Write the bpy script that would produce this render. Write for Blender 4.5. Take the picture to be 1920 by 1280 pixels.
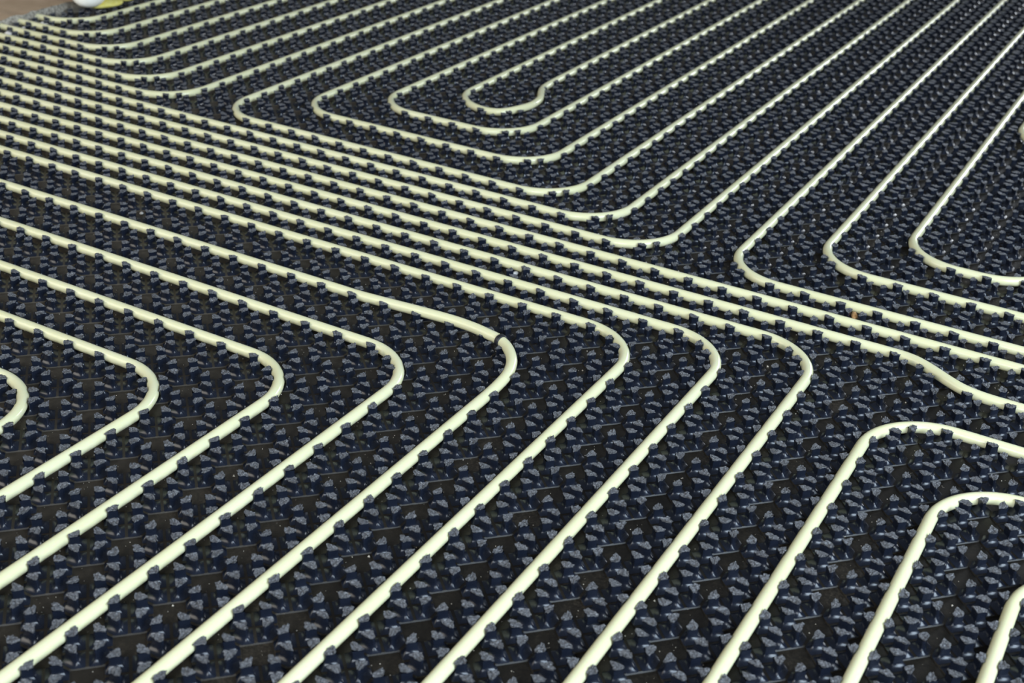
import bpy, math, random
import numpy as np
from mathutils import Vector, Matrix

# ------------------------------------------------------------------ reset
for o in list(bpy.data.objects):
    bpy.data.objects.remove(o, do_unlink=True)
SC = bpy.context.scene
COL = SC.collection
random.seed(7)
rng = np.random.default_rng(7)

P = 0.05            # spacing of the stud groups (5 cm)
AY = 0.99126        # spacing ratio along the second direction
CAPZ = 0.290        # stud height above the channel floor, in spacings

# ------------------------------------------------------------------ camera
F_PX, PITCH, AZ, ROLL = 2450.988, 0.498332, 2.066444, 0.049498
CAM = (12.55581 - .305, -14.58892, 15.39770 + CAPZ)
fwd = Vector((math.cos(PITCH) * math.cos(AZ), math.cos(PITCH) * math.sin(AZ), -math.sin(PITCH)))
r0 = Vector((math.sin(AZ), -math.cos(AZ), 0)); u0 = r0.cross(fwd)
rt = r0 * math.cos(ROLL) + u0 * math.sin(ROLL)
up = -r0 * math.sin(ROLL) + u0 * math.cos(ROLL)
cd = bpy.data.cameras.new('camera')
cam = bpy.data.objects.new('camera', cd); COL.objects.link(cam)
m = Matrix((rt, up, -fwd)).transposed().to_4x4()
m.translation = Vector(CAM) * P
cam.matrix_world = m
cd.sensor_fit = 'HORIZONTAL'; cd.sensor_width = 36.0
cd.lens = F_PX * 36.0 / 1920.0
cd.clip_start = 0.05; cd.clip_end = 100
cd.dof.use_dof = True
cd.dof.focus_distance = 1.52
cd.dof.aperture_fstop = 8.0
SC.camera = cam

# ------------------------------------------------------------------ world, daylight, exposure
W = bpy.data.worlds.new('world'); SC.world = W; W.use_nodes = True
bg = W.node_tree.nodes['Background']
bg.inputs[0].default_value = (0.74, 0.84, 1.0, 1)
bg.inputs[1].default_value = 0.15

def window_light(name, loc, target, sx, sy, power, color):
    l = bpy.data.lights.new(name, 'AREA'); l.shape = 'RECTANGLE'; l.size = sx; l.size_y = sy
    l.energy = power; l.color = color
    o = bpy.data.objects.new(name, l); COL.objects.link(o)
    o.location = loc
    o.rotation_euler = (Vector(target) - Vector(loc)).to_track_quat('-Z', 'Y').to_euler()
    return o
window_light('window_light_right', (2.7, -0.55, 1.55), (0.6, -0.9, 0), 2.8, 1.5, 160, (0.70, 0.85, 1.0))
window_light('window_light_behind', (0.9, -3.2, 1.9), (0.1, 0.4, 0), 1.8, 1.5, 78, (0.84, 0.92, 1.0))
window_light('window_light_left', (-3.0, -2.2, 1.8), (-0.7, 0.5, 0), 3.0, 2.2, 70, (1.0, 0.93, 0.82))
window_light('window_light_far', (1.25, 5.3, 1.0), (0.2, 1.4, 0), 1.4, 0.9, 50, (0.90, 0.95, 1.0))

vs = SC.view_settings
vs.view_transform = 'Standard'; vs.look = 'None'; vs.gamma = 1.0; vs.use_curve_mapping = False
vs.exposure = 0.0

# ------------------------------------------------------------------ materials
def mat(name):
    mt = bpy.data.materials.new(name); mt.use_nodes = True
    nt = mt.node_tree
    return mt, nt, nt.nodes['Principled BSDF']

def noise(nt, scale, detail=4, rough=.6, coord='Object'):
    tc = nt.nodes.new('ShaderNodeTexCoord')
    if coord == 'World':
        g = nt.nodes.new('ShaderNodeNewGeometry'); src = g.outputs['Position']
    else:
        src = tc.outputs[coord]
    n = nt.nodes.new('ShaderNodeTexNoise')
    n.inputs['Scale'].default_value = scale; n.inputs['Detail'].default_value = detail
    n.inputs['Roughness'].default_value = rough
    nt.links.new(src, n.inputs['Vector'])
    return n

def ramp(nt, src, stops):
    r = nt.nodes.new('ShaderNodeValToRGB')
    el = r.color_ramp.elements
    while len(el) < len(stops): el.new(0.5)
    for e, (p, c) in zip(el, stops):
        e.position = p; e.color = (*c, 1)
    nt.links.new(src, r.inputs['Fac'])
    return r

def bump(nt, bsdf, src, strength, dist):
    b = nt.nodes.new('ShaderNodeBump')
    b.inputs['Strength'].default_value = strength; b.inputs['Distance'].default_value = dist
    nt.links.new(src, b.inputs['Height']); nt.links.new(b.outputs['Normal'], bsdf.inputs['Normal'])

M = {}
mt, nt, b = mat('black_plastic'); M['plastic'] = mt
n = noise(nt, 60, 3, coord='World')
r = ramp(nt, n.outputs['Fac'], [(.3, (.0075, .0105, .0195)), (.75, (.013, .0165, .028))])
nt.links.new(r.outputs['Color'], b.inputs['Base Color'])
b.inputs['Roughness'].default_value = .24
b.inputs['Specular IOR Level'].default_value = .55

mt, nt, b = mat('frayed_plastic'); M['cap'] = mt
n = noise(nt, 620, 5, .75, coord='World')
r = ramp(nt, n.outputs['Fac'], [(.36, (.028, .028, .031)), (.50, (.118, .119, .126)), (.60, (.24, .242, .252)), (.70, (.56, .565, .58))])
nt.links.new(r.outputs['Color'], b.inputs['Base Color'])
b.inputs['Roughness'].default_value = .5
bump(nt, b, n.outputs['Fac'], .8, .0022)

mt, nt, b = mat('dusty_black_sheet'); M['sheet'] = mt
n = noise(nt, 5, 5, .6, coord='World')
n2 = noise(nt, 420, 4, .75, coord='World')
mx = nt.nodes.new('ShaderNodeMath'); mx.operation = 'MULTIPLY'
nt.links.new(n.outputs['Fac'], mx.inputs[0]); nt.links.new(n2.outputs['Fac'], mx.inputs[1])
r = ramp(nt, mx.outputs[0], [(.14, (.0075, .0066, .0056)), (.30, (.021, .017, .0122)), (.46, (.078, .062, .044))])
# brown dust plus a brown floor reflection painted into the colour, stronger towards the left
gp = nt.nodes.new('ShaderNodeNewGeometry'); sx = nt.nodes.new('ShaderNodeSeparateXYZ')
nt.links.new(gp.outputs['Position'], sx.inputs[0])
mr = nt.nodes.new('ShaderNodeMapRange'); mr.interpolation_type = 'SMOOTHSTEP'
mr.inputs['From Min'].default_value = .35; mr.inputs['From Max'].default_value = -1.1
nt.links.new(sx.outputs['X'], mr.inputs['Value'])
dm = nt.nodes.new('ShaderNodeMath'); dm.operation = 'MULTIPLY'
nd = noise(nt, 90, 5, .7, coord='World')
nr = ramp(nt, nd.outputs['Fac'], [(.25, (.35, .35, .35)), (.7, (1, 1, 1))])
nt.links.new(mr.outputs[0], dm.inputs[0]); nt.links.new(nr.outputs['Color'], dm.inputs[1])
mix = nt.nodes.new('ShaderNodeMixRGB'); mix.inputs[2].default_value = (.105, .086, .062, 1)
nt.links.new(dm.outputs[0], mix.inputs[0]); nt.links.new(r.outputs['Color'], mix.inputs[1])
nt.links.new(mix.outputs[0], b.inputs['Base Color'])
b.inputs['Roughness'].default_value = .38; b.inputs['Specular IOR Level'].default_value = .28
bump(nt, b, n2.outputs['Fac'], .12, .0006)

mt, nt, b = mat('cream_pipe_plastic'); M['pipe'] = mt
n = noise(nt, 7, 3, .5, coord='World')
r = ramp(nt, n.outputs['Fac'], [(.3, (.80, .77, .47)), (.7, (.85, .82, .53))])
nt.links.new(r.outputs['Color'], b.inputs['Base Color'])
b.inputs['Roughness'].default_value = .22
b.inputs['Subsurface Weight'].default_value = .35
b.inputs['Subsurface Radius'].default_value = (1.0, .9, .4)
b.inputs['Subsurface Scale'].default_value = .004

mt, nt, b = mat('black_rubber'); M['rubber'] = mt
n = noise(nt, 500, 3, coord='World')
r = ramp(nt, n.outputs['Fac'], [(.3, (.010, .011, .014)), (.8, (.03, .03, .035))])
nt.links.new(r.outputs['Color'], b.inputs['Base Color']); b.inputs['Roughness'].default_value = .45

mt, nt, b = mat('screed'); M['screed'] = mt
n = noise(nt, 30, 6, coord='World')
r = ramp(nt, n.outputs['Fac'], [(.3, (.17, .16, .145)), (.7, (.28, .26, .235))])
nt.links.new(r.outputs['Color'], b.inputs['Base Color']); b.inputs['Roughness'].default_value = .9

mt, nt, b = mat('broken_concrete_edge'); M['edge'] = mt
n = noise(nt, 200, 4, .8, coord='World')
r = ramp(nt, n.outputs['Fac'], [(.36, (.16, .145, .115)), (.5, (.46, .41, .33)), (.62, (.75, .69, .58))])
nt.links.new(r.outputs['Color'], b.inputs['Base Color']); b.inputs['Roughness'].default_value = .95
bump(nt, b, n.outputs['Fac'], .9, .004)

mt, nt, b = mat('brown_dusty_top'); M['brown'] = mt
n = noise(nt, 14, 6, .65, coord='World')
r = ramp(nt, n.outputs['Fac'], [(.3, (.40, .275, .165)), (.7, (.56, .40, .26))])
nt.links.new(r.outputs['Color'], b.inputs['Base Color']); b.inputs['Roughness'].default_value = .85
bump(nt, b, n.outputs['Fac'], .3, .003)

def plain(key, c0, c1, rough, scale=120):
    mt, nt, b = mat(key); M[key] = mt
    n = noise(nt, scale, 4, coord='World')
    r = ramp(nt, n.outputs['Fac'], [(.3, c0), (.7, c1)])
    nt.links.new(r.outputs['Color'], b.inputs['Base Color']); b.inputs['Roughness'].default_value = rough
    bump(nt, b, n.outputs['Fac'], .4, .001)
plain('foam_white', (.90, .85, .74), (.95, .91, .82), .7)
plain('foam_yellow', (.72, .62, .10), (.82, .74, .25), .7)
plain('wood_chip', (.62, .30, .10), (.85, .50, .22), .6, 400)
plain('plaster', (.62, .58, .52), (.82, .79, .74), .9)
plain('grit', (.42, .36, .27), (.75, .68, .56), .8)
plain('foam_board', (.03, .03, .032), (.05, .05, .052), .8)

# ------------------------------------------------------------------ helpers
def new_obj(name, verts, faces, mats, parent=None, loc=(0, 0, 0), smooth=None, mat_idx=None):
    me = bpy.data.meshes.new(name)
    me.from_pydata([tuple(v) for v in verts], [], faces)
    for k in (mats if isinstance(mats, (list, tuple)) else [mats]): me.materials.append(M[k])
    if mat_idx is not None: me.polygons.foreach_set('material_index', mat_idx)
    if smooth is not None:
        me.polygons.foreach_set('use_smooth', [True] * len(me.polygons))
        if smooth < 180: me.set_sharp_from_angle(angle=math.radians(smooth))
    me.update()
    o = bpy.data.objects.new(name, me); COL.objects.link(o)
    o.location = loc
    if parent: o.parent = parent
    return o

def quick_mesh(name, V, T, mats, midx, smooth_deg):
    """V (n,3) float, T (m,3) int triangles -> mesh"""
    me = bpy.data.meshes.new(name)
    me.vertices.add(len(V)); me.vertices.foreach_set('co', np.ascontiguousarray(V, np.float32).ravel())
    me.loops.add(len(T) * 3); me.loops.foreach_set('vertex_index', np.ascontiguousarray(T, np.int32).ravel())
    me.polygons.add(len(T))
    me.polygons.foreach_set('loop_start', np.arange(0, len(T) * 3, 3, dtype=np.int32))
    me.polygons.foreach_set('loop_total', np.full(len(T), 3, np.int32))
    for k in mats: me.materials.append(M[k])
    me.polygons.foreach_set('material_index', np.ascontiguousarray(midx, np.int32))
    me.polygons.foreach_set('use_smooth', np.ascontiguousarray(np.asarray(midx) == 0))
    me.update(calc_edges=True); me.validate()
    me.set_sharp_from_angle(angle=math.radians(smooth_deg))
    return me

def tag(o, label=None, cat=None, group=None, kind=None):
    if label: o['label'] = label
    if cat: o['category'] = cat
    if group: o['group'] = group
    if kind: o['kind'] = kind
    return o

def empty(name, loc):
    o = bpy.data.objects.new(name, None); COL.objects.link(o); o.location = loc
    o.empty_display_size = .05
    return o

def project(X, Y, z):
    d = Vector((X, Y * AY, z)) - Vector(CAM)
    k = d.dot(fwd)
    return 960 + F_PX * d.dot(rt) / k, 640 - F_PX * d.dot(up) / k, k

# ------------------------------------------------------------------ ground
X0, X1, Y0, YS, Y1 = -32, 20, -13, 14.5, 60      # groups from X0..X1, seam at YS
BT = 0.42                                        # thickness of the insulation under the sheet
gz = -(BT + .03) * P
v = [(-3.4, -2.2, gz - .02), (2.4, -2.2, gz - .02), (2.4, 4.4, gz - .02), (-3.4, 4.4, gz - .02)]
v += [(x, y, gz) for x, y, _ in v]
floor = new_obj('floor', v, [(3, 2, 1, 0), (4, 5, 6, 7), (0, 1, 5, 4), (1, 2, 6, 5), (2, 3, 7, 6), (3, 0, 4, 7)], 'screed')
tag(floor, 'grey screed floor under the black studded sheets', kind='structure')

# ------------------------------------------------------------------ one stud: stem and frayed cap
CH = 0.142          # radius of the pipe channels
def foot_cut(z):
    return .482 + .118 * max(0, 1 - z / .14) ** 2

def stem_levels(lod):
    L = []
    for th in ((12, 30, 46, 62, 78, 90) if lod == 0 else (16, 52, 88)):
        t = math.radians(th); w = CH * math.sin(t); z = CH * (1 - math.cos(t))
        L.append((z, w, foot_cut(z)))
    L.append((.205, .140, .48)); L.append((.272, .130, .475))
    return L

def stem_geom(lod):
    V = []; T = []; c = .005; e = .020
    q2 = math.sqrt(.5)
    for z, w, s in stem_levels(lod):
        a1, b1 = s / 2 + w * q2, s / 2 - w * q2
        a2, b2 = .5 - w, s - .5 + w
        tip = w * math.sqrt(2) + c
        if lod == 0:
            half = [(tip, c), (a1 - e * q2, b1 - e * q2), (a1 + e * q2, b1 - e * q2), (a2 - e * .4, b2 + e * .4), (a2, b2 - e * .6)]
        else:
            half = [(tip, c), (a1, b1), (a2, b2)]
        for a, b in half + [(a, -b) for a, b in half[::-1]]:
            V.append((a - .305, b, z))
    n = 10 if lod == 0 else 6; L = len(V) // n
    for l in range(L - 1):
        for k in range(n):
            i0, i1 = l * n + k, l * n + (k + 1) % n
            T += [(i0, i0 + n, i1 + n), (i0, i1 + n, i1)]
    return np.array(V), np.array(T)

def cap_geom(seed, lod):
    r = np.random.default_rng(seed)
    hull = [(.381, .0), (.386, .074), (.366, .136), (.316, .136), (.264, .078), (.214, .028)]
    pts = hull + [(a, -b) for a, b in hull[::-1]]
    pts = pts[1:-1] if False else pts
    c0 = np.array([.305, 0.])
    out = []
    pts = [np.array(p) for p in pts]
    sub = []
    for i in range(len(pts)):
        sub.append(pts[i])
        if lod == 0 and i % 2 == 0: sub.append((pts[i] + pts[(i + 1) % len(pts)]) / 2 + 0)
    for q in sub:
        d = q - c0
        k = 1 + r.uniform(-.2, .14)
        out.append(c0 + d * k + r.uniform(-.008, .008, 2))
    n = len(out); V = []; T = []
    tilt = r.uniform(-.10, .10, 2)
    zf = lambda q: CAPZ + float(np.dot(q - c0, tilt))
    for q in out: q2 = c0 + (q - c0) * .93; V.append((q2[0] - .305, q2[1], zf(q) - .030 + r.uniform(-.004, .004)))
    for q in out: V.append((q[0] - .305, q[1], zf(q) + r.uniform(-.016, .014)))
    if lod == 0:
        for q in out:
            q2 = c0 + (q - c0) * r.uniform(.45, .62); V.append((q2[0] - .305, q2[1], zf(q2) + r.uniform(-.022, .018)))
    cz = CAPZ + r.uniform(-.012, .012)
    V.append((r.uniform(-.02, .02), r.uniform(-.02, .02), cz)); ci = len(V) - 1
    for k in range(n):
        j = (k + 1) % n
        T += [(k, j, n + j), (k, n + j, n + k)]
        if lod == 0:
            T += [(n + k, n + j, 2 * n + j), (n + k, 2 * n + j, 2 * n + k), (2 * n + k, 2 * n + j, ci)]
        else:
            T += [(n + k, n + j, ci)]
    return np.array(V), np.array(T)

NV = 10
STEM = [stem_geom(0), stem_geom(1)]
# outline order: make every stem face outwards
CAPS = [[cap_geom(100 + k, lod) for k in range(NV)] for lod in (0, 1)]
stem_me = quick_mesh('stud', STEM[0][0] * P, STEM[0][1][:, ::-1] if False else STEM[0][1], ['plastic'], np.zeros(len(STEM[0][1])), 40)
cap_mes = []
for k in range(NV):
    V_, T_ = CAPS[0][k]
    cap_mes.append(quick_mesh('frayed_cap', V_ * P, T_, ['cap'], np.zeros(len(T_)), 20))

def rotz(V, a):
    c, s = math.cos(a), math.sin(a)
    return np.stack([V[:, 0] * c - V[:, 1] * s, V[:, 0] * s + V[:, 1] * c, V[:, 2]], 1)
STEM_R = [[(rotz(STEM[l][0], k * math.pi / 2), STEM[l][1]) for k in range(4)] for l in (0, 1)]
CAP_R = [[[(rotz(V_, k * math.pi / 2), T_) for V_, T_ in CAPS[l]] for k in range(4)] for l in (0, 1)]

def in_frame(X, Y, z=.25, mx=0, my=0):
    x, y, k = project(X, Y, z)
    return k > 0 and -mx < x < 1920 + mx and -my < y < 1280 + my

# ------------------------------------------------------------------ the two studded sheets
def panel(ya, yb, seam_lo, seam_hi, label):
    ys = range(ya, yb + 1)
    base = Vector(((X0 + X1) / 2 * P, (ya + yb) / 2 * AY * P, -(BT + .03) * P))
    root = empty('studded_panel', base)
    tag(root, label, 'floor panel')
    # --- moulded sheet: a flat octagon below every group of four, sunk square pads between the groups
    V = []; Tt = []
    g = .008
    dz = -.027
    for X in range(X0, X1 + 1):
        for Y in ys:
            e = .5
            lo = .5 - g if (Y == ya and seam_lo) else .5
            hi = .5 - g if (Y == yb and seam_hi) else .5
            q = .075
            i = len(V)
            oct_ = [(e, -q), (e, q), (q, hi), (-q, hi), (-e, q), (-e, -q), (-q, -lo), (q, -lo)]
            V += [(X + a, Y + b, 0) for a, b in oct_]
            for k in range(1, 7): Tt.append((i, i + k, i + k + 1))
            for sx, sy, h, (k0, k1) in ((1, 1, hi, (1, 2)), (-1, 1, hi, (3, 4)), (-1, -1, lo, (5, 6)), (1, -1, lo, (7, 0))):
                p1 = (e * sx, (q + .030) * sy); p2 = ((q + .030) * sx, h * sy); p3 = (e * sx, h * sy)
                if k0 in (1, 5): a, b2 = p1, p2
                else: a, b2 = p2, p1
                j = len(V)
                V += [(X + a[0], Y + a[1], dz), (X + b2[0], Y + b2[1], dz), (X + p3[0], Y + p3[1], dz)]
                Tt += [(i + k0, j, j + 1), (i + k0, j + 1, i + k1)]
                Tt.append((j, j + 2, j + 1))
    V = np.array(V, float); V[:, 1] *= AY; V *= P; V -= np.array(base)
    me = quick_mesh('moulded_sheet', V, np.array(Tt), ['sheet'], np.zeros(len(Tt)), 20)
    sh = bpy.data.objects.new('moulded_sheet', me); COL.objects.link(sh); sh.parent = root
    # --- insulation board below
    xa, xb = X0 - .5, X1 + .5
    y_a = ya - .5 + (g if seam_lo else 0); y_b = yb + .5 - (g if seam_hi else 0)
    z0, z1 = -(BT + .03), -.032
    bv = [Vector((x * P, y * AY * P, z * P)) - base for z in (z0, z1) for x, y in ((xa, y_a), (xb, y_a), (xb, y_b), (xa, y_b))]
    new_obj('insulation_board', bv, [(3, 2, 1, 0), (4, 5, 6, 7), (0, 1, 5, 4), (1, 2, 6, 5), (2, 3, 7, 6), (3, 0, 4, 7)], 'foam_board', root)
    # --- studs: the 300 largest in view one by one, the rest as one part
    spots = []
    for X in range(X0, X1 + 1):
        for Y in ys:
            for k in range(4):
                a = k * math.pi / 2
                sx, sy = X + .305 * math.cos(a), Y + .305 * math.sin(a)
                x, y, dep = project(sx, sy, .25)
                vis = -5 < x < 1925 and -5 < y < 1290
                spots.append((0 if vis else 1, dep, sx, sy, k, x, y))
    order = sorted(range(len(spots)), key=lambda i: spots[i][:2])
    near = set(order[:300])
    BV = []; BT_ = []; BM = []; off = 0
    for i, (nv, dep, sx, sy, k, x, y) in enumerate(spots):
        kv = random.randrange(NV)
        jit = random.uniform(-.006, .006)
        if i in near:
            o = bpy.data.objects.new('stud', stem_me); COL.objects.link(o); o.parent = root
            o.location = Vector((sx * P, sy * AY * P, 0)) - base
            o.rotation_euler = (0, 0, k * math.pi / 2)
            c = bpy.data.objects.new('frayed_cap', cap_mes[kv]); COL.objects.link(c); c.parent = o
            c.location = (0, 0, jit * P)
            continue
        lod = 0 if (-60 < x < 1980 and -20 < y < 1340 and dep < 42) else 1
        Vs, Ts = STEM_R[lod][k]; Vc, Tc = CAP_R[lod][k][kv]
        t = np.array((sx, sy * AY, 0.))
        BV += [Vs + t, Vc + t + np.array((0, 0, jit))]
        BT_ += [Ts + off, Tc + off + len(Vs)]; off += len(Vs) + len(Vc)
        BM += [np.zeros(len(Ts), np.int32), np.ones(len(Tc), np.int32)]
    V = np.concatenate(BV) * P - np.array(base)
    me = quick_mesh('stud_field', V, np.concatenate(BT_), ['plastic', 'cap'], np.concatenate(BM), 40)
    f = bpy.data.objects.new('stud_field', me); COL.objects.link(f); f.parent = root
    tag(f, kind='stuff')
    return root

panel(Y0, 14, False, True, 'black studded floor heating sheet in the foreground, in front of the long seam')
panel(15, Y1, True, False, 'black studded floor heating sheet in the background, behind the long seam')

# ------------------------------------------------------------------ pipes
RP = 0.137
ZC = CAPZ - .115
BR = 1.707          # bend radius, in spacings
def fillet(pts):
    out = [Vector(pts[0])]
    for i in range(1, len(pts) - 1):
        a, b_, c = Vector(pts[i - 1]), Vector(pts[i]), Vector(pts[i + 1])
        d1 = (a - b_).normalized(); d2 = (c - b_).normalized()
        o = b_ + d1 * BR + d2 * BR
        n = 18
        for k in range(n + 1):
            t = k / n * math.pi / 2
            out.append(o - d2 * BR * math.cos(t) - d1 * BR * math.sin(t))
    out.append(Vector(pts[-1]))
    return out

def spline(pts, n=8):
    pts = [Vector(p) for p in pts]
    out = []
    for i in range(len(pts) - 1):
        p0, p1, p2, p3 = pts[max(i - 1, 0)], pts[i], pts[i + 1], pts[min(i + 2, len(pts) - 1)]
        for k in range(n):
            t = k / n
            out.append(.5 * ((2 * p1) + (p2 - p0) * t + (2 * p0 - 5 * p1 + 4 * p2 - p3) * t * t + (3 * p1 - p0 - 3 * p2 + p3) * t ** 3))
    out.append(pts[-1])
    return out

def v3(pts): return [Vector((q[0], q[1], q[2] if len(q) > 2 else ZC)) for q in pts]

def tube(name, path, rad, mkey, seg=16, subdiv=3.0):
    # path in spacings -> metres; straight stretches are cut into short lengths with a slight natural waver
    pts = [Vector((q.x * P, q.y * AY * P, q.z * P)) for q in path]
    dense = [pts[0]]
    for a, b_ in zip(pts, pts[1:]):
        n = max(1, int((b_ - a).length / (subdiv * P)))
        for k in range(1, n + 1): dense.append(a.lerp(b_, k / n))
    pts = dense
    base = pts[0].copy(); base.z = 0
    V = []; Fc = []
    upv = Vector((0, 0, 1))
    for i, q in enumerate(pts):
        t = (pts[min(i + 1, len(pts) - 1)] - pts[max(i - 1, 0)]).normalized()
        s = t.cross(upv).normalized(); w = s.cross(t).normalized()
        for k in range(seg):
            a = 2 * math.pi * k / seg
            V.append(q - base + (s * math.cos(a) + w * math.sin(a)) * rad * P)
    for i in range(len(pts) - 1):
        for k in range(seg):
            k2 = (k + 1) % seg
            Fc.append((i * seg + k, i * seg + k2, (i + 1) * seg + k2, (i + 1) * seg + k))
    Fc.append(tuple(range(seg)))
    e = (len(pts) - 1) * seg
    Fc.append(tuple(e + k for k in range(seg - 1, -1, -1)))
    return new_obj(name, V, Fc, mkey, loc=base, smooth=60)

U = lambda j: j - .5
K = lambda k: k + .5
XL, XR, YB, YT = -32.9, 20.4, -13.4, 60.4
GP = 'cream heating pipes laid between the studs'
def pipe(path, label):
    o = tube('heating_pipe', path, RP, 'pipe')
    return tag(o, label, 'pipe', GP)

def elbow_down(k, j): return fillet(v3([(XL, K(k)), (U(j), K(k)), (U(j), YB)]))
def elbow_up(k, j, xl=XL): return fillet(v3([(xl, K(k)), (U(j), K(k)), (U(j), YT)]))
def elbow_right(j, k): return fillet(v3([(U(j), YT), (U(j), K(k)), (XR, K(k))]))
def u_turn(j0, k, j1): return fillet(v3([(U(j0), YT), (U(j0), K(k)), (U(j1), K(k)), (U(j1), YT)]))
def foot_right(j, k): return fillet(v3([(U(j), YB), (U(j), K(k)), (XR, K(k))]))

pipe(elbow_down(2, -8), 'cream pipe whose bend just peeks in at the left edge')
pipe(elbow_down(4, -6), 'cream pipe with the leftmost complete elbow, turning back towards the left edge')
pipe(elbow_down(6, -4), 'second complete elbow pipe from the left edge, leaving above the bottom left corner')
pipe(elbow_down(8, -2), 'elbow pipe just left of the pipe with the black ring')
ring_path = [(XL, K(10)), (-8, K(10)), (-6.4, K(10))]
lift = [(-6.4, 10.5, ZC), (-5.8, 10.5, ZC + .002), (-4.85, 10.52, ZC + .035), (-3.92, 10.50, ZC + .095), (-3.0, 10.50, ZC + .125), (-2.37, 10.45, ZC + .135),
        (-1.88, 10.36, ZC + .135), (-1.5, 10.27, ZC + .13), (-1.15, 10.06, ZC + .115), (-.83, 9.70, ZC + .095), (-.66, 9.38, ZC + .065),
        (-.55, 8.98, ZC + .035), (-.51, 8.5, ZC + .015), (-.5, 8.0, ZC), (-.5, 7.4, ZC)]
sp = spline(lift, 6)
pipe(v3(ring_path[:2]) + sp + [Vector((-.5, YB, ZC))], 'cream elbow pipe lifted out of the studs, with the black ring on its bend')
pipe(elbow_down(12, 2), 'elbow pipe just right of the pipe with the black ring')
pipe(elbow_down(13, 4), 'second elbow pipe to the right of the black ring')
pipe(elbow_down(14, 6), 'third elbow pipe to the right of the black ring, the last to turn down')
pipe(v3([(XL, K(15))]) + spline([(5.8, 15.5, ZC), (6.6, 15.5, ZC), (7.2, 15.45, ZC + .02), (7.65, 15.29, ZC + .04), (8.1, 15.03, ZC + .04), (8.5, 14.78, ZC + .03), (8.9, 14.60, ZC + .015), (9.4, 14.52, ZC), (10.0, 14.5, ZC), (10.6, 14.5, ZC)], 6) + v3([(XR, K(14))]),
     'cream pipe running the full width with a sideways kink near the right edge')
pipe(v3([(XL, K(16)), (XR, K(16))]), 'straight cream pipe crossing the whole picture without a bend')
pipe(elbow_up(17, 0), 'lowest of the pipes from the left edge that curve up to the far side')
pipe(elbow_up(18, -2), 'second lowest of the pipes from the left edge that curve up to the far side')
pipe(elbow_up(19, -20), 'innermost of the pipes curving up in the far left corner')
pipe(elbow_up(20, -22), 'second pipe from the inside of those curving up in the far left corner')
pipe(elbow_up(21, -24), 'third pipe from the inside of those curving up in the far left corner')
pipe(elbow_up(22, -26), 'fourth pipe from the inside of those curving up in the far left corner')
pipe(elbow_up(23, -28), 'pipe emerging from the broken edge, second from the far left corner')
pipe(elbow_up(24, -30), 'pipe nearest to the white and yellow lump in the far left corner')
pipe(u_turn(-18, 19, -4), 'outermost hairpin of the four nested at the upper centre')
pipe(u_turn(-16, 21, -6), 'second outermost hairpin of the four nested at the upper centre')
pipe(u_turn(-14, 23, -8), 'hairpin wrapped directly around the innermost one at the upper centre')
s1 = fillet(v3([(U(-12), YT), (U(-12), K(25)), (-10.7, K(25))]))[:-1]
s2 = spline([(-10.79, 25.5, ZC), (-10.3, 25.62, ZC + .03), (-9.92, 26.2, ZC + .06), (-9.74, 26.95, ZC + .06), (-9.84, 27.75, ZC + .06), (-10.18, 28.5, ZC + .04), (-10.43, 29.15, ZC), (-10.5, 30, ZC), (-10.5, 31, ZC)], 6)[1:]
pipe(s1 + s2 + v3([(U(-10), YT)]), 'innermost hairpin at the upper centre, with the small S-shaped crook')
pipe(elbow_right(2, 17), 'leftmost of the three pipes from the far side that turn to the right edge')
pipe(elbow_right(4, 19), 'middle one of the three far pipes that turn to the right edge')
pipe(u_turn(6, 21, 10), 'rightmost of the three far pipes that turn right, rising again at the edge')
pipe(fillet(v3([(U(6.80), YT, ZC + .05), (U(6.80), K(33.55), ZC + .05), (XR, K(33.55), ZC + .05)])), 'pipe bend of which only a sliver shows at the upper right edge')
pipe(foot_right(8, 12), 'outermost of the pipes rising from the bottom edge and bending to the right edge')
pipe(foot_right(10, 10), 'second of the pipes rising from the bottom edge and bending to the right edge')
pipe(foot_right(12, 8), 'short pipe in the bottom right corner')

# black ring on the lifted bend
rp = [q for q in sp]
ir = min(range(len(rp)), key=lambda i: (rp[i] - Vector((-1.46, 10.25, ZC + .13))).length)
c0 = Vector((rp[ir].x * P, rp[ir].y * AY * P, rp[ir].z * P))
t0 = rp[ir + 1] - rp[ir - 1]; t0 = Vector((t0.x, t0.y * AY, t0.z)).normalized()
s0 = t0.cross(Vector((0, 0, 1))).normalized(); w0 = s0.cross(t0)
prof = [(-.068, RP + .001), (-.068, RP + .018), (-.050, RP + .032), (.050, RP + .032), (.068, RP + .018), (.068, RP + .001)]
V = []; Fc = []; seg = 28
for k in range(seg):
    a = 2 * math.pi * k / seg
    for d, rr in prof: V.append(((s0 * math.cos(a) + w0 * math.sin(a)) * rr + t0 * d) * P)
for k in range(seg):
    k2 = (k + 1) % seg; n = len(prof)
    for l in range(n):
        l2 = (l + 1) % n
        Fc.append((k * n + l, k2 * n + l, k2 * n + l2, k * n + l2))
ring = new_obj('pipe_ring', V, Fc, 'rubber', loc=c0, smooth=30)
tag(ring, 'thin black ring around the bend of the lifted cream pipe', 'ring')

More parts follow.
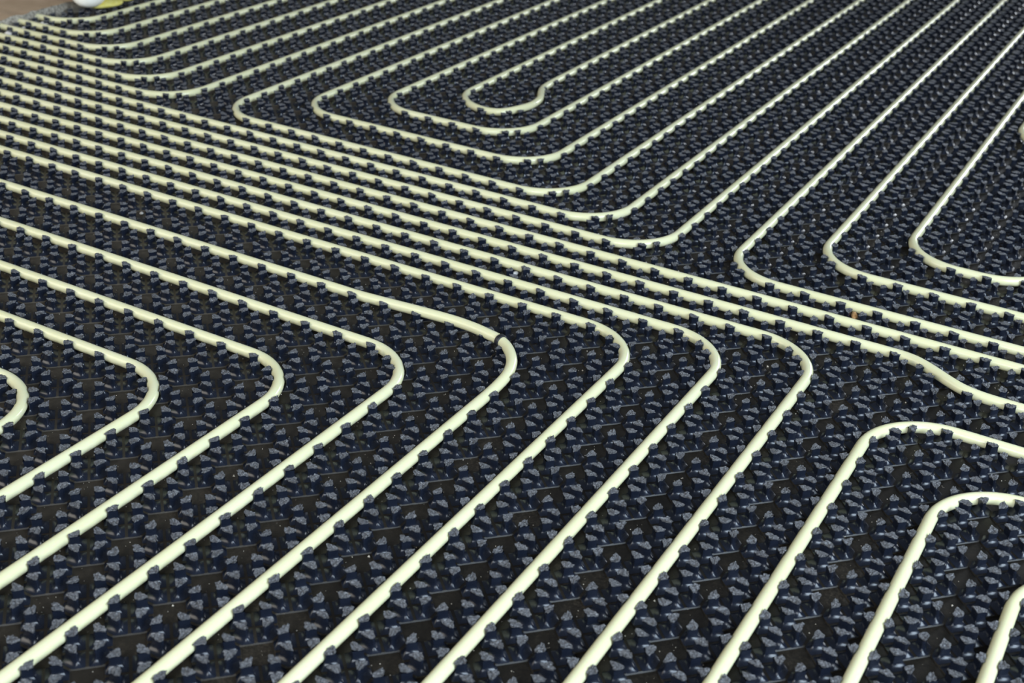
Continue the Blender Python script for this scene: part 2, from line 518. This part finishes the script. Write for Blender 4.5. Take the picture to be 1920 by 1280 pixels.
# ------------------------------------------------------------------ far left corner: broken slab and lump
def slab():
    base = Vector((-33.6 * P, 24 * AY * P, gz))
    root = empty('concrete_slab', base)
    tag(root, 'raised slab with brown dusty top and rough grey broken edge in the far left corner', 'slab')
    ny, nz = 60, 6
    ztop = .455
    V = []; Fc = []
    for i in range(ny + 1):
        y = 10 + 17.4 * i / ny
        for k in range(nz + 1):
            z = -(BT + .03) + (ztop + BT + .03) * k / nz
            x = -32.62 - .05 * k / nz + rng.uniform(-.07, .07) - .03 * max(0, y - 24)
            V.append(Vector((x * P, y * AY * P, (z + (rng.uniform(-.03, .03) if 0 < k else 0)) * P)) - base)
    for i in range(ny):
        for k in range(nz):
            a = i * (nz + 1) + k; Fc.append((a, a + nz + 1, a + nz + 2, a + 1))
    n0 = len(V)
    yl = 10 + 17.4
    # broken end face
    for k in range(nz + 1):
        V.append(V[ny * (nz + 1) + k] + Vector((-14 * P, rng.uniform(-.1, .1) * P, 0)))
    for k in range(nz):
        a = ny * (nz + 1) + k; Fc.append((a, n0 + k, n0 + k + 1, a + 1))
    new_obj('broken_edge', V, Fc, 'edge', root, smooth=180)
    tv = []; Fc2 = []
    for i in range(ny + 1):
        e = V[i * (nz + 1) + nz]
        tv += [e, Vector((-47 * P - base.x, e.y, e.z * 1.0)), ]
    for i in range(ny): Fc2.append((2 * i, 2 * i + 2, 2 * i + 3, 2 * i + 1))
    new_obj('dusty_top', tv, Fc2, 'brown', root, smooth=180)
slab()

def blob(name, loc, size, mkey, seed, sub=3, amp=.25, parent=None, flat=.0):
    import bmesh
    bm = bmesh.new(); bmesh.ops.create_icosphere(bm, subdivisions=sub, radius=1)
    r = np.random.default_rng(seed)
    dirs = r.normal(size=(9, 3)); dirs /= np.linalg.norm(dirs, axis=1)[:, None]; ph = r.uniform(-1, 1, 9)
    for v_ in bm.verts:
        d = np.array(v_.co)
        k = 1 + amp * float(np.sum(ph * np.maximum(0, dirs @ d) ** 3))
        v_.co = Vector((v_.co.x * size[0] * k, v_.co.y * size[1] * k, max(v_.co.z * size[2] * k, -size[2] * (1 - flat))))
    me = bpy.data.meshes.new(name); bm.to_mesh(me); bm.free()
    me.materials.append(M[mkey]); me.polygons.foreach_set('use_smooth', [sub > 1] * len(me.polygons))
    o = bpy.data.objects.new(name, me); COL.objects.link(o); o.location = loc
    if parent: o.parent = parent
    return o

lump = empty('foam_lump', (-31.6 * P, 27.28 * AY * P, .27 * P))
tag(lump, 'white and yellow lump of hardened foam lying on the studs at the top edge', 'foam lump')
blob('white_crust', (-.2 * P, -.55 * P, .5 * P), (.75 * P, 1.0 * P, .5 * P), 'foam_white', 3, amp=.45, parent=lump)
blob('yellow_core', (.30 * P, -.15 * P, .20 * P), (.55 * P, .60 * P, .20 * P), 'foam_yellow', 5, amp=.5, parent=lump)
blob('yellow_core', (.1 * P, 1.25 * P, .26 * P), (.55 * P, .75 * P, .26 * P), 'foam_yellow', 8, amp=.5, parent=lump)

# ------------------------------------------------------------------ small debris
def chip(name, X, Y, z, size, mkey, seed, label, cat, sub=2):
    o = blob(name, (X * P, Y * AY * P, z * P), [s * P for s in size], mkey, seed, sub, .45)
    o.rotation_euler = (0, 0, seed * 1.3)
    return tag(o, label, cat)
chip('wood_chip', 5.46, 17.14, .10, (.15, .08, .07), 'wood_chip', 4, 'orange brown wood chip between two pipes right of the centre', 'wood chip')
chip('plaster_crumb', -3.28, 14.27, .06, (.11, .07, .06), 'plaster', 6, 'white plaster crumb among the close pipes at the centre', 'crumb')
chip('plaster_crumb', 2.5, 21.5, .02, (.06, .05, .035), 'plaster', 7, 'small white crumb beside the leftmost far pipe that turns right', 'crumb')
chip('plaster_crumb', -14.5, 11.5, .03, (.09, .05, .045), 'plaster', 9, 'pale crumb between wide-spaced pipes on the left', 'crumb')
for X, Y, s, seed, lb in ((-31.75, 23.95, .22, 11, 'largest pale rubble piece at the broken slab edge'),
                          (-31.0, 23.5, .16, 12, 'pale rubble piece beside the pipe next to the broken slab edge'),
                          (-31.9, 22.95, .20, 13, 'pale rubble piece touching the foot of the broken slab edge'),
                          (-31.55, 22.0, .24, 14, 'beige rubble piece at the left frame edge by the broken slab')):
    chip('rubble_piece', X, Y, s * .55, (s, s * .8, s * .55), 'plaster', seed, lb, 'rubble')

gv = []; gf = []
for _ in range(7500):
    X = rng.uniform(X0, X1); Y = rng.uniform(-7, 34)
    # grit collects on the sunk pads and channel floors
    if rng.random() < .8:
        X = math.floor(X) + .5 + rng.normal(0, .16); Y = math.floor(Y) + .5 + rng.normal(0, .16)
    ax, ay_ = abs(X - round(X)), abs(Y - round(Y))
    z = -.018 if ax + ay_ > .60 else .004
    if ax + ay_ < .56 and min(.5 - ax, .5 - ay_) > .05: continue
    s = .006 + .012 * rng.random() ** 3 + (.02 if rng.random() < .012 else 0)
    i = len(gv); a = rng.uniform(0, 6.28)
    for k in range(3): gv.append(((X + s * math.cos(a + k * 2.1)) * P, (Y + s * math.sin(a + k * 2.1)) * AY * P, z * P))
    gv.append((X * P, Y * AY * P, (z + s * 1.3) * P))
    gf += [(i, i + 1, i + 3), (i + 1, i + 2, i + 3), (i + 2, i, i + 3)]
grit = new_obj('grit', gv, gf, 'grit')
tag(grit, 'fine pale grit scattered over the black sheet', 'grit', kind='stuff')
